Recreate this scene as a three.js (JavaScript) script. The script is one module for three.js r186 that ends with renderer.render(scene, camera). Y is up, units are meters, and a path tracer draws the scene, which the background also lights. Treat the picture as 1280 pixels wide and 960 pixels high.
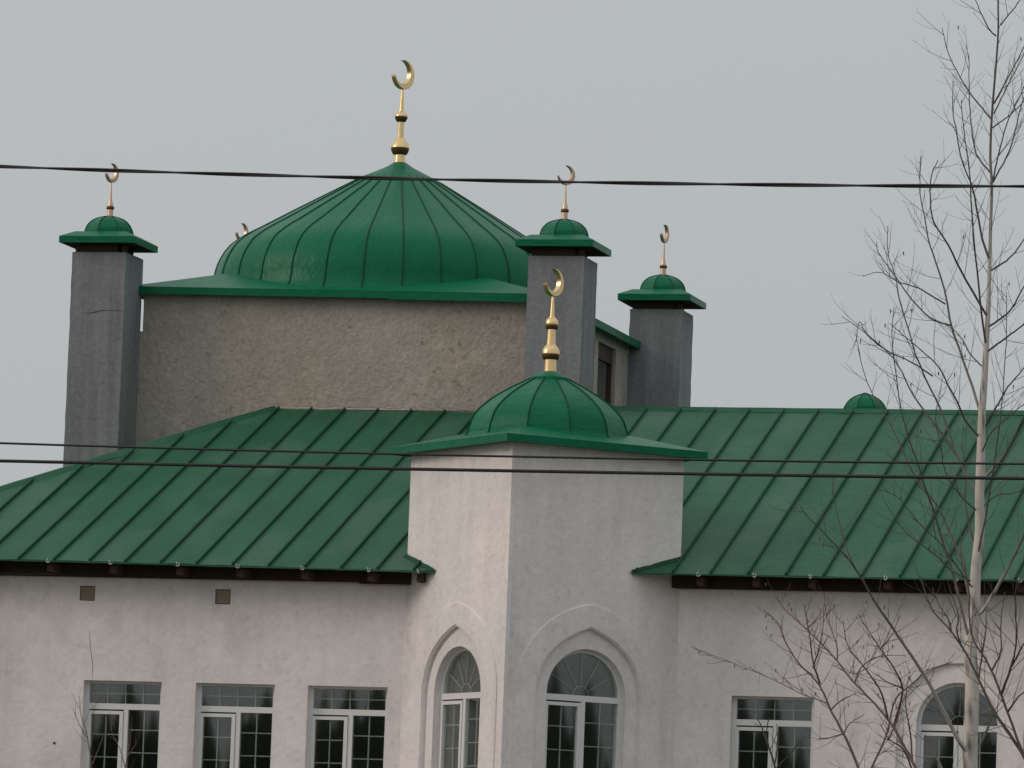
import * as THREE from 'three';
import { mergeGeometries } from 'three/addons/utils/BufferGeometryUtils.js';

// ------------------------------------------------------------------ camera, sky, sun, exposure
const scene = new THREE.Scene();
const camera = new THREE.PerspectiveCamera(7.608, 4 / 3, 0.5, 2000);
camera.position.set(19.822, 1.7, 79.905);
camera.up.set(-0.01037, 0.99376, 0.11105);
camera.lookAt(19.822 - 0.24576 * 80, 1.7 + 0.10512 * 80, 79.905 - 0.96361 * 80);
scene.add(camera);

const SUN = new THREE.Vector3(-0.8, 0.5, 0.4).normalize();
{
  const W = 256, H = 128, data = new Float32Array(W * H * 4), d = new THREE.Vector3();
  for (let j = 0; j < H; j++) for (let i = 0; i < W; i++) {
    const el = ((j + 0.5) / H - 0.5) * Math.PI, az = ((i + 0.5) / W - 0.5) * 2 * Math.PI;
    d.set(Math.cos(el) * Math.cos(az), Math.sin(el), Math.cos(el) * Math.sin(az));
    const up = Math.max(0, Math.sin(el));
    const glow = Math.pow(Math.max(0, 0.5 + 0.5 * d.dot(SUN)), 3);
    const k = 0.93 + 0.5 * up;
    const o = (j * W + i) * 4;
    data[o] = k * 0.445 + 0.23 * glow;
    data[o + 1] = k * 0.476 + 0.17 * glow;
    data[o + 2] = k * 0.490 + 0.125 * glow;
    data[o + 3] = 1;
  }
  const sky = new THREE.DataTexture(data, W, H, THREE.RGBAFormat, THREE.FloatType);
  sky.mapping = THREE.EquirectangularReflectionMapping;
  sky.magFilter = sky.minFilter = THREE.LinearFilter;
  sky.wrapS = THREE.RepeatWrapping;
  sky.needsUpdate = true;
  scene.background = sky;
  scene.environment = sky;
}
const sun = new THREE.DirectionalLight(new THREE.Color().setRGB(1, 0.83, 0.70), 0.85);
sun.position.copy(SUN).multiplyScalar(120);
sun.target.position.set(0, 8, 0);
sun.castShadow = true;
sun.shadow.radius = 40;
sun.shadow.mapSize.set(2048, 2048);
Object.assign(sun.shadow.camera, { left: -45, right: 45, top: 45, bottom: -45, near: 1, far: 260 });
scene.add(sun, sun.target);

const renderer = new THREE.WebGLRenderer({ antialias: true });
renderer.setSize(1024, 768);
renderer.toneMapping = THREE.LinearToneMapping;
renderer.toneMappingExposure = 1.0;
renderer.shadowMap.enabled = true;
renderer.shadowMap.type = THREE.PCFSoftShadowMap;

// ------------------------------------------------------------------ random numbers, noise, textures
let seedState = 12345;
const reseed = (n) => { seedState = n >>> 0; };
function rnd() { seedState = (seedState + 0x6D2B79F5) >>> 0; let t = seedState; t = Math.imul(t ^ (t >>> 15), t | 1); t ^= t + Math.imul(t ^ (t >>> 7), t | 61); return ((t ^ (t >>> 14)) >>> 0) / 4294967296; }
const rr = (a, b) => a + (b - a) * rnd();
function hash2(x, y, s) { let h = Math.imul(x, 374761393) ^ Math.imul(y, 668265263) ^ Math.imul(s, 2147483647 - 77); h = Math.imul(h ^ (h >>> 13), 1274126177); return ((h ^ (h >>> 16)) >>> 0) / 4294967296; }
function vnoise(x, y, px, py, s) {               // tileable value noise, period px by py lattice cells
  const xi = Math.floor(x), yi = Math.floor(y), fx = x - xi, fy = y - yi;
  const u = fx * fx * (3 - 2 * fx), v = fy * fy * (3 - 2 * fy);
  const m = (a, n) => ((a % n) + n) % n;
  const x0 = m(xi, px), x1 = m(xi + 1, px), y0 = m(yi, py), y1 = m(yi + 1, py);
  const a = hash2(x0, y0, s), b = hash2(x1, y0, s), c = hash2(x0, y1, s), e = hash2(x1, y1, s);
  return (a + (b - a) * u) * (1 - v) + (c + (e - c) * u) * v;
}
function fbm(u, v, px, py, oct, s) {             // u, v in 0..1
  let a = 0, w = 0.5, t = 0;
  for (let o = 0; o < oct; o++) { a += w * vnoise(u * px, v * py, px, py, s + o * 17); t += w; w *= 0.55; px *= 2; py *= 2; }
  return a / t;
}
const lerp = (a, b, t) => a + (b - a) * t;
const clamp = (x, a = 0, b = 1) => Math.min(b, Math.max(a, x));
const smooth = (a, b, x) => { const t = clamp((x - a) / (b - a)); return t * t * (3 - 2 * t); };
function makeTex(w, h, tileW, tileH, srgb, fn) {
  const data = new Uint8Array(w * h * 4);
  for (let j = 0; j < h; j++) for (let i = 0; i < w; i++) {
    const c = fn((i + 0.5) / w, (j + 0.5) / h), o = (j * w + i) * 4;
    for (let k = 0; k < 3; k++) {
      let x = Array.isArray(c) ? c[k] : c;
      x = clamp(x);
      if (srgb) x = x <= 0.0031308 ? 12.92 * x : 1.055 * Math.pow(x, 1 / 2.4) - 0.055;
      data[o + k] = Math.round(255 * x);
    }
    data[o + 3] = 255;
  }
  const t = new THREE.DataTexture(data, w, h, THREE.RGBAFormat);
  t.wrapS = t.wrapT = THREE.RepeatWrapping;
  t.magFilter = THREE.LinearFilter; t.minFilter = THREE.LinearMipmapLinearFilter; t.generateMipmaps = true;
  if (srgb) t.colorSpace = THREE.SRGBColorSpace;
  t.repeat.set(1 / tileW, 1 / tileH);
  t.needsUpdate = true;
  return t;
}
const lin = (r, g, b) => new THREE.Color().setRGB(r, g, b);

// painted render: pinkish off-white with mottling, drips, specks
const plasterMap = makeTex(2048, 1024, 16, 8, true, (u, v) => {
  const big = fbm(u, v, 6, 3, 4, 11) - 0.5, mid = fbm(u, v, 40, 20, 3, 23) - 0.5;
  const drip = fbm(u, v, 90, 3, 3, 31) - 0.5, tint = fbm(u, v, 5, 4, 3, 47) - 0.5;
  const grain = hash2(Math.floor(u * 2048), Math.floor(v * 1024), 5) - 0.5;
  const g2 = fbm(u, v, 256, 128, 2, 61) - 0.5;
  const spot = fbm(u, v, 150, 75, 2, 83);
  let k = 1.03 + 0.2 * big + 0.14 * mid + 0.12 * drip + 0.07 * grain + 0.14 * g2;
  k *= 1 - 0.10 * smooth(0.74, 0.9, spot) - 0.10 * smooth(0.55, 0.75, fbm(u, v, 14, 7, 4, 91));
  return [0.785 * k * (1 + 0.04 * tint), 0.742 * k, 0.738 * k * (1 - 0.05 * tint)];
});
const plasterBump = makeTex(2048, 1024, 16, 8, false, (u, v) =>
  0.5 * fbm(u, v, 24, 12, 3, 71) + 0.35 * fbm(u, v, 300, 150, 2, 77) + 0.15 * hash2(Math.floor(u * 2048), Math.floor(v * 1024), 9));
// bare cement render of the drum: brownish, pitted, blotchy
const cementMap = makeTex(1024, 1024, 8, 8, true, (u, v) => {
  const big = fbm(u, v, 4, 4, 4, 101) - 0.5, mid = fbm(u, v, 22, 22, 4, 111) - 0.5;
  const pit = fbm(u, v, 80, 80, 3, 121), warm = fbm(u, v, 7, 7, 3, 131) - 0.5;
  const grain = fbm(u, v, 256, 256, 2, 141) - 0.5;
  let k = 1 + 0.38 * big + 0.24 * mid + 0.36 * grain;
  k *= 1 - 0.3 * smooth(0.66, 0.8, pit) * smooth(0.45, 0.62, fbm(u, v, 9, 9, 3, 151));
  k *= 1 + 0.12 * smooth(0.66, 0.76, fbm(u, v, 34, 34, 3, 161));
  return [0.385 * k * (1 + 0.08 * warm), 0.345 * k, 0.305 * k * (1 - 0.1 * warm)];
});
const cementBump = makeTex(1024, 1024, 8, 8, false, (u, v) =>
  0.45 * fbm(u, v, 30, 30, 4, 111) + 0.35 * fbm(u, v, 120, 120, 3, 171) + 0.2 * fbm(u, v, 300, 300, 2, 181));
// grey cement of the corner turrets: vertical trowel streaks
const turretMap = makeTex(1024, 1024, 8, 8, true, (u, v) => {
  const streak = fbm(u, v, 60, 4, 4, 201) - 0.5, big = fbm(u, v, 9, 9, 4, 211) - 0.5, grain = fbm(u, v, 256, 256, 2, 221) - 0.5;
  const k = 1 + 0.55 * streak + 0.25 * big + 0.3 * grain;
  return [0.212 * k, 0.222 * k, 0.234 * k];
});
// painted sheet metal: slightly faded patches
const sheetMap = makeTex(1024, 1024, 8, 8, true, (u, v) => {
  const big = fbm(u, v, 5, 5, 4, 301) - 0.5, mid = fbm(u, v, 30, 14, 3, 311) - 0.5, grain = fbm(u, v, 200, 200, 2, 321) - 0.5;
  const k = 1 + 0.34 * big + 0.26 * mid + 0.14 * grain, f = 0.25 * (big + 0.5 * mid);
  const chalk = 0.55 * smooth(0.52, 0.66, fbm(u, v, 6, 3, 5, 331)) * (0.7 + 0.6 * fbm(u, v, 60, 60, 2, 341));
  return [lerp((0.018 + 0.04 * f) * k, 0.05, chalk), lerp(0.105 * k, 0.132, chalk), lerp((0.053 + 0.03 * f) * k, 0.088, chalk)];
});
const domeMap = makeTex(512, 512, 4, 4, true, (u, v) => {
  const big = fbm(u, v, 5, 5, 4, 401) - 0.5, grain = fbm(u, v, 120, 120, 2, 421) - 0.5;
  const k = 1 + 0.22 * big + 0.12 * grain;
  return [0.0025 * k, 0.138 * k, 0.068 * k];
});
const sheetRough = makeTex(512, 512, 8, 8, false, (u, v) => 0.55 + 0.3 * (fbm(u, v, 8, 8, 4, 431) - 0.3));
const sheetBump = makeTex(512, 512, 4, 4, false, (u, v) => 0.75 * fbm(u, v, 7, 9, 3, 441) + 0.25 * fbm(u, v, 40, 40, 2, 451));
const M = {
  plaster: new THREE.MeshStandardMaterial({ map: plasterMap, bumpMap: plasterBump, bumpScale: 0.012, roughness: 0.95 }),
  spruce: new THREE.MeshStandardMaterial({ color: lin(0.028, 0.036, 0.024), roughness: 1 }),
  cement: new THREE.MeshStandardMaterial({ map: cementMap, bumpMap: cementBump, bumpScale: 0.03, roughness: 0.97 }),
  turret: new THREE.MeshStandardMaterial({ map: turretMap, bumpMap: cementBump, bumpScale: 0.012, roughness: 0.95 }),
  sheet: new THREE.MeshPhysicalMaterial({ map: sheetMap, bumpMap: sheetBump, bumpScale: 0.02, roughness: 0.55, specularIntensity: 0.4 }),
  seam: new THREE.MeshPhysicalMaterial({ color: lin(0.018, 0.075, 0.047), roughness: 0.7, specularIntensity: 0.3 }),
  dome: new THREE.MeshPhysicalMaterial({ map: domeMap, bumpMap: sheetBump, bumpScale: 0.02, roughnessMap: sheetRough, roughness: 0.62, specularIntensity: 0.3 }),
  domeSeam: new THREE.MeshPhysicalMaterial({ color: lin(0.004, 0.06, 0.03), roughness: 0.6, specularIntensity: 0.4 }),
  timber: new THREE.MeshPhysicalMaterial({ color: lin(0.062, 0.043, 0.033), roughness: 0.95, specularIntensity: 0.15 }),
  rafter: new THREE.MeshPhysicalMaterial({ color: lin(0.062, 0.043, 0.033), roughness: 0.95, specularIntensity: 0.15 }),
  gold: new THREE.MeshStandardMaterial({ color: lin(0.84, 0.62, 0.33), metalness: 1, roughness: 0.28 }),
  bronze: new THREE.MeshStandardMaterial({ color: lin(0.16, 0.085, 0.045), metalness: 0.7, roughness: 0.45 }),
  copper: new THREE.MeshStandardMaterial({ color: lin(0.66, 0.47, 0.35), metalness: 1, roughness: 0.45 }),
  frame: new THREE.MeshStandardMaterial({ color: lin(0.74, 0.75, 0.75), roughness: 0.45 }),
  muntin: new THREE.MeshStandardMaterial({ color: lin(0.34, 0.35, 0.34), roughness: 0.5 }),
  glass: new THREE.MeshPhysicalMaterial({ color: lin(0.93, 0.96, 0.95), transmission: 1, thickness: 0, roughness: 0.02, ior: 1.5 }),
  interior: new THREE.MeshStandardMaterial({ color: lin(0.4, 0.37, 0.33), roughness: 0.95 }),
  brownFrame: new THREE.MeshStandardMaterial({ color: lin(0.05, 0.024, 0.024), roughness: 0.6 }),
  white: new THREE.MeshStandardMaterial({ color: lin(0.52, 0.52, 0.5), roughness: 0.5 }),
  vent: new THREE.MeshStandardMaterial({ color: lin(0.33, 0.265, 0.2), roughness: 0.9 }),
  cementDark: new THREE.MeshStandardMaterial({ color: lin(0.15, 0.13, 0.115), roughness: 1 }),
  crack: new THREE.MeshStandardMaterial({ color: lin(0.09, 0.08, 0.075), roughness: 1 }),
  cable: new THREE.MeshStandardMaterial({ color: lin(0.014, 0.014, 0.015), roughness: 0.6 }),
  pole: new THREE.MeshStandardMaterial({ color: lin(0.16, 0.13, 0.1), roughness: 0.95 }),
  ground: new THREE.MeshStandardMaterial({ color: lin(0.11, 0.10, 0.075), roughness: 1 }),
  bark: new THREE.MeshStandardMaterial({ vertexColors: true, roughness: 0.95 }),
};

// ------------------------------------------------------------------ building helpers
const taken = new Map();
function numbered(name) { const n = taken.get(name) || 0; taken.set(name, n + 1); return n ? `${name}_${String(n).padStart(3, '0')}` : name; }
function part(name, geometry, material, parent) {
  const m = new THREE.Mesh(geometry, material);
  m.name = numbered(name); m.castShadow = m.receiveShadow = true;
  parent.add(m);
  return m;
}
function group(name, parent, pos = [0, 0, 0], turn = 0) {
  const g = new THREE.Group(); g.name = numbered(name); g.position.set(...pos); g.rotation.y = turn; parent.add(g); return g;
}
function thing(o, label, category, grp) { o.userData.label = label; o.userData.category = category; if (grp) o.userData.group = grp; return o; }
function structure(o, label) { o.userData.kind = 'structure'; if (label) o.userData.label = label; return o; }
function boxG(x0, x1, y0, y1, z0, z1) {           // box with uv in metres
  const g = new THREE.BoxGeometry(x1 - x0, y1 - y0, z1 - z0);
  g.translate((x0 + x1) / 2, (y0 + y1) / 2, (z0 + z1) / 2);
  return metreUV(g);
}
function metreUV(g, ox = 0, oy = 0) {             // box-projected uv in metres from positions and normals
  const p = g.attributes.position, n = g.attributes.normal, uv = new Float32Array(p.count * 2);
  for (let i = 0; i < p.count; i++) {
    const ax = Math.abs(n.getX(i)), ay = Math.abs(n.getY(i)), az = Math.abs(n.getZ(i));
    const x = p.getX(i), y = p.getY(i), z = p.getZ(i);
    let a, b;
    if (ay > ax && ay > az) { a = x; b = z; } else if (ax > az) { a = z + 3.3; b = y; } else { a = x; b = y; }
    uv[2 * i] = a + ox; uv[2 * i + 1] = b + oy;
  }
  g.setAttribute('uv', new THREE.BufferAttribute(uv, 2));
  return g;
}
function meshG(pos, idx, uv) {
  const g = new THREE.BufferGeometry();
  g.setAttribute('position', new THREE.Float32BufferAttribute(pos, 3));
  if (uv) g.setAttribute('uv', new THREE.Float32BufferAttribute(uv, 2));
  g.setIndex(idx);
  g.computeVertexNormals();
  return g;
}
const merge = (list) => mergeGeometries(list.map((g) => { const h = g.index ? g.toNonIndexed() : g; for (const k of Object.keys(h.attributes)) if (!['position', 'normal', 'uv'].includes(k)) h.deleteAttribute(k); return h; }));
function extrude(shape, z0, z1, bevel = 0) {
  const o = bevel ? { depth: z1 - z0 - bevel, bevelEnabled: true, bevelSize: bevel, bevelThickness: bevel, bevelOffset: -bevel, bevelSegments: 2, curveSegments: 20 } : { depth: z1 - z0, bevelEnabled: false, curveSegments: 20 };
  const g = new THREE.ExtrudeGeometry(shape, o);
  g.translate(0, 0, z0);
  return metreUV(g);
}
function rectPath(x0, x1, y0, y1, P = THREE.Path) { const p = new P(); p.moveTo(x0, y0); p.lineTo(x1, y0); p.lineTo(x1, y1); p.lineTo(x0, y1); p.closePath(); return p; }
function archPath(cx, a, y0, spring, P = THREE.Path) { const p = new P(); p.moveTo(cx - a, y0); p.lineTo(cx + a, y0); p.lineTo(cx + a, spring); p.absarc(cx, spring, a, 0, Math.PI, false); p.lineTo(cx - a, y0); return p; }
function pointedPath(cx, a, y0, spring, c1, c2x, c2y, apex, P = THREE.Path) {
  const p = new P(); p.moveTo(cx - a, y0); p.lineTo(cx + a, y0); p.lineTo(cx + a, spring);
  p.bezierCurveTo(cx + a, c1, cx + c2x, c2y, cx, apex); p.bezierCurveTo(cx - c2x, c2y, cx - a, c1, cx - a, spring); p.lineTo(cx - a, y0);
  return p;
}
// low noise that roughens real edges (same shift for coincident vertices)
function n3(x, y, z, s) { return fbm(x * 0.13 + z * 0.071 + 5.3, y * 0.13 + z * 0.057 + 9.1, 64, 64, 3, s) - 0.5; }
function roughen(g, amp, freq = 3, s = 500) {
  const p = g.attributes.position;
  for (let i = 0; i < p.count; i++) {
    const x = p.getX(i), y = p.getY(i), z = p.getZ(i);
    p.setXYZ(i, x + amp * 2 * n3(x * freq, y * freq, z * freq, s), y, z + amp * 2 * n3(x * freq + 40, y * freq, z * freq, s + 50));
  }
  g.computeVertexNormals();
  return g;
}
// tapered tube through points; colour callback optional
function tubeArrays(out, pts, rad, sides, colour) {
  const base = out.pos.length / 3, T = new THREE.Vector3(), A = new THREE.Vector3(), B = new THREE.Vector3();
  const ref = new THREE.Vector3(0.31, 0.2, 0.93);
  for (let i = 0; i < pts.length; i++) {
    T.subVectors(pts[Math.min(i + 1, pts.length - 1)], pts[Math.max(i - 1, 0)]).normalize();
    A.crossVectors(T, ref).normalize(); B.crossVectors(T, A);
    const r = rad(i / (pts.length - 1));
    for (let k = 0; k < sides; k++) {
      const a = k / sides * 2 * Math.PI, c = Math.cos(a), s = Math.sin(a);
      const nx = A.x * c + B.x * s, ny = A.y * c + B.y * s, nz = A.z * c + B.z * s;
      out.pos.push(pts[i].x + r * nx, pts[i].y + r * ny, pts[i].z + r * nz);
      out.nor.push(nx, ny, nz);
      if (colour) out.col.push(...colour(pts[i], r, a));
    }
  }
  for (let i = 0; i < pts.length - 1; i++) for (let k = 0; k < sides; k++) {
    const a = base + i * sides + k, b = base + i * sides + (k + 1) % sides;
    out.idx.push(a, b, a + sides, b, b + sides, a + sides);
  }
  const tip = out.pos.length / 3, e = pts[pts.length - 1];
  out.pos.push(e.x, e.y, e.z); out.nor.push(0, 1, 0); if (colour) out.col.push(...colour(e, 0, 0));
  const l = base + (pts.length - 1) * sides;
  for (let k = 0; k < sides; k++) out.idx.push(l + k, l + (k + 1) % sides, tip);
}
const newTube = () => ({ pos: [], nor: [], col: [], idx: [] });
function tubeGeometry(o) {
  const g = new THREE.BufferGeometry();
  g.setAttribute('position', new THREE.Float32BufferAttribute(o.pos, 3));
  g.setAttribute('normal', new THREE.Float32BufferAttribute(o.nor, 3));
  if (o.col.length) g.setAttribute('color', new THREE.Float32BufferAttribute(o.col, 3));
  g.setIndex(o.idx);
  return g;
}
const smoothLine = (pts, n) => new THREE.CatmullRomCurve3(pts, false, 'centripetal').getPoints(n);

// ------------------------------------------------------------------ ground
{
  const g = new THREE.PlaneGeometry(900, 900, 1, 1); g.rotateX(-Math.PI / 2);
  structure(part('ground', g, M.ground, scene), 'bare brown earth around the building');
}

// ------------------------------------------------------------------ the mosque: walls
const S2 = Math.SQRT2, BAY = 2.845, H = BAY / S2;            // the bay is a square turned 45 degrees, centred on the facade
const mosque = group('mosque', scene);
thing(mosque, 'pale mosque with green metal roof, green domes and golden crescents', 'mosque');
const EAVE_Z = 0.6, RIDGE_Z = -6.84;
const WIN_L = [-6.81, -5.106, -3.418], WIN_W = 1.19, WIN_TOP = 6.02, WIN_BOT = 4.0, WIN_R = 2.815;
const ARCH = { x: 6.05, a: 0.59, spring: 5.69, bot: 4.0 };
{
  const left = rectPath(-10.9, -1.98, 0, 7.84, THREE.Shape);
  for (const x of WIN_L) left.holes.push(rectPath(x, x + WIN_W, WIN_BOT, WIN_TOP));
  for (const [x, y] of [[-6.936, 7.176], [-4.874, 7.165]]) left.holes.push(rectPath(x, x + 0.235, y, y + 0.217));
  part('facade_wall', extrude(left, -0.4, 0), M.plaster, mosque);
  const right = rectPath(1.98, 15.7, 0, 7.84, THREE.Shape), back = rectPath(1.98, 15.7, 0, 7.84, THREE.Shape);
  for (const s of [right, back]) for (const x of [WIN_R, WIN_R + 6.2, WIN_R + 7.9]) s.holes.push(rectPath(x, x + WIN_W, WIN_BOT, WIN_TOP));
  right.holes.push(archPath(ARCH.x, 0.86, 3.8, ARCH.spring));
  back.holes.push(archPath(ARCH.x, ARCH.a, ARCH.bot, ARCH.spring));
  part('facade_wall', extrude(right, -0.055, 0), M.plaster, mosque);
  part('facade_wall', extrude(back, -0.4, -0.056), M.plaster, mosque);
  part('end_wall', boxG(-10.9, -10.5, 0, 7.7, -14.4, -0.401), M.plaster, mosque);
  part('end_wall', boxG(15.3, 15.7, 0, 7.7, -14.4, -0.401), M.plaster, mosque);
  part('back_wall', boxG(-10.499, 15.299, 0, 7.7, -14.4, -14.0), M.plaster, mosque);
  part('upper_floor', boxG(-10.499, 15.299, 3.4, 3.6, -13.99, -0.401), M.interior, mosque);
  part('ceiling', boxG(-10.499, 15.299, 7.4, 7.5, -13.99, -0.401), M.interior, mosque);
  part('partition_wall', boxG(-10.499, 15.299, 3.601, 7.399, -6.2, -6.0), M.interior, mosque);
}

// small vent grilles under the left eave
for (const [x, y] of [[-6.936, 7.176], [-4.874, 7.165]]) {
  const v = group('vent_grille', mosque, [x, y, -0.02]);
  part('plate', boxG(0.012, 0.223, 0.012, 0.205, -0.03, -0.012), M.vent, v);
  for (let k = 0; k < 6; k++) part('slat', boxG(0.02, 0.215, 0.022 + k * 0.03, 0.04 + k * 0.03, -0.0115, 0.002), M.vent, v);
}
// cracks and pits in the render: thin dark lines along real, slightly crooked paths
function crack(name, pts, w, parent, mat = M.crack) {
  const t = newTube(); tubeArrays(t, smoothLine(pts.map((p) => new THREE.Vector3(...p)), pts.length * 6), (f) => w * (0.5 + 0.5 * Math.sin(Math.PI * clamp(f, 0.05, 0.95))), 4);
  part(name, tubeGeometry(t), mat, parent);
}
crack('wall_crack', [[-6.76, 6.74, 0], [-6.745, 6.58, 0], [-6.72, 6.4, 0], [-6.685, 6.25, 0], [-6.69, 6.1, 0], [-6.675, 6.03, 0]], 0.004, mosque);
part('wall_hole', new THREE.CircleGeometry(0.022, 10).translate(-7.219, 5.09, 0.003), M.crack, mosque);

// ------------------------------------------------------------------ windows
function bars(list) { return merge(list.map(([x0, x1, y0, y1, z0, z1]) => boxG(x0, x1, y0, y1, z0, z1))); }
function lowerLights(w, x0, x1, top, bot, zf) {     // opening sash on the left, fixed light on the right
  const cx = (x0 + x1) / 2, zb = zf - 0.07;
  const m0 = cx - 0.005, m1 = cx + 0.06;                             // mullion
  part('mullion', boxG(m0, m1, bot + 0.055, top, zb, zf), M.frame, w);
  const s0 = x0 + 0.056, s1 = m0 - 0.006, st = top - 0.022;
  part('sash', bars([[s0, s0 + 0.04, bot + 0.06, st, zb + 0.02, zf + 0.012], [s1 - 0.055, s1, bot + 0.06, st, zb + 0.02, zf + 0.012], [s0 + 0.04, s1 - 0.055, st - 0.05, st, zb + 0.02, zf + 0.012], [s0 + 0.04, s1 - 0.055, bot + 0.06, bot + 0.11, zb + 0.02, zf + 0.012]]), M.frame, w);
  const panes = [[s0 + 0.04, s1 - 0.055, bot + 0.11, st - 0.05], [m1, x1 - 0.055, bot + 0.055, top]];
  for (const [a, b, y0, y1] of panes) {
    part('pane', boxG(a - 0.004, b + 0.004, y0 - 0.004, y1 + 0.004, zf - 0.027, zf - 0.023), M.glass, w);
    part('inner_pane', boxG(a - 0.004, b + 0.004, y0 - 0.004, y1 + 0.004, zf - 0.062, zf - 0.058), M.glass, w);
    part('muntin', boxG((a + b) / 2 - 0.009, (a + b) / 2 + 0.009, y0, y1, zf - 0.052, zf - 0.034), M.muntin, w);
    for (let y = y1 - 0.29; y > y0 + 0.1; y -= 0.33) part('muntin', boxG(a, b, y - 0.008, y + 0.008, zf - 0.05, zf - 0.036), M.muntin, w);
  }
  part('window_handle', boxG(s1 - 0.035, s1 - 0.02, (top + bot) / 2 - 0.15, (top + bot) / 2 - 0.03, zb - 0.02, zb + 0.019), M.frame, w);
}
function rectWindow(xl, zf = -0.12) {
  const w = group('window', mosque, [xl + WIN_W / 2, 0, 0]);
  const a = -WIN_W / 2, b = WIN_W / 2, zb = zf - 0.07, t = WIN_TOP;
  part('frame', bars([[a, a + 0.055, WIN_BOT, t, zb, zf], [b - 0.055, b, WIN_BOT, t, zb, zf], [a + 0.055, b - 0.055, t - 0.035, t, zb, zf], [a + 0.055, b - 0.055, WIN_BOT, WIN_BOT + 0.055, zb, zf]]), M.frame, w);
  part('transom', boxG(a + 0.055, b - 0.055, t - 0.41, t - 0.325, zb, zf + 0.001), M.frame, w);
  part('pane', boxG(a + 0.05, b - 0.05, t - 0.33, t - 0.03, zf - 0.027, zf - 0.023), M.glass, w);
  part('inner_pane', boxG(a + 0.05, b - 0.05, t - 0.33, t - 0.03, zf - 0.062, zf - 0.058), M.glass, w);
  for (let k = 1; k < 4; k++) { const x = a + 0.055 + (WIN_W - 0.11) * k / 4; part('muntin', boxG(x - 0.008, x + 0.008, t - 0.325, t - 0.035, zf - 0.05, zf - 0.034), M.muntin, w); }
  part('muntin', boxG(a + 0.055, b - 0.055, t - 0.185, t - 0.171, zf - 0.048, zf - 0.036), M.muntin, w);
  lowerLights(w, a, b, t - 0.41, WIN_BOT, zf);
  part('window_sill', boxG(a - 0.03, b + 0.03, WIN_BOT - 0.03, WIN_BOT - 0.002, zf, 0.05), M.white, w);
  return w;
}
for (const x of WIN_L) rectWindow(x);
rectWindow(WIN_R); rectWindow(WIN_R + 6.2); rectWindow(WIN_R + 7.9);
function archWindow(parent, cx, a, spring, bot, zf, hole) {
  const w = group('arched_window', parent, hole.pos, hole.turn);
  const zb = zf - 0.07, tr = spring;
  const ring = archPath(cx, a, tr - 0.085, spring, THREE.Shape); ring.holes.push(archPath(cx, a - 0.05, tr, spring));
  part('frame', merge([extrude(ring, zb, zf), boxG(cx - a, cx - a + 0.05, bot, tr - 0.086, zb, zf), boxG(cx + a - 0.05, cx + a, bot, tr - 0.086, zb, zf), boxG(cx - a + 0.05, cx + a - 0.05, bot, bot + 0.055, zb, zf)]), M.frame, w);
  part('fanlight_pane', extrude(archPath(cx, a - 0.045, tr - 0.004, spring, THREE.Shape), zf - 0.027, zf - 0.023), M.glass, w);
  part('inner_pane', extrude(archPath(cx, a - 0.045, tr - 0.004, spring, THREE.Shape), zf - 0.062, zf - 0.058), M.glass, w);
  const hub = new THREE.TorusGeometry(0.13, 0.008, 5, 16, Math.PI); hub.translate(cx, tr, zf - 0.042);
  part('muntin', metreUV(hub), M.muntin, w);
  for (const d of [30, 60, 90, 120, 150]) {
    const r0 = 0.135, r1 = a - 0.055, g = boxG(r0, r1, -0.0045, 0.0045, -0.006, 0.006);
    g.rotateZ(d * Math.PI / 180); g.translate(cx, tr, zf - 0.042);
    part('muntin', g, M.muntin, w);
  }
  lowerLights(w, cx - a, cx + a, tr - 0.086, bot, zf);
  part('window_sill', boxG(cx - a - 0.03, cx + a + 0.03, bot - 0.03, bot - 0.002, zf, 0.05), M.white, w);
  return w;
}
archWindow(mosque, ARCH.x, ARCH.a, ARCH.spring, ARCH.bot, -0.16, { pos: [0, 0, 0], turn: 0 });

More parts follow.
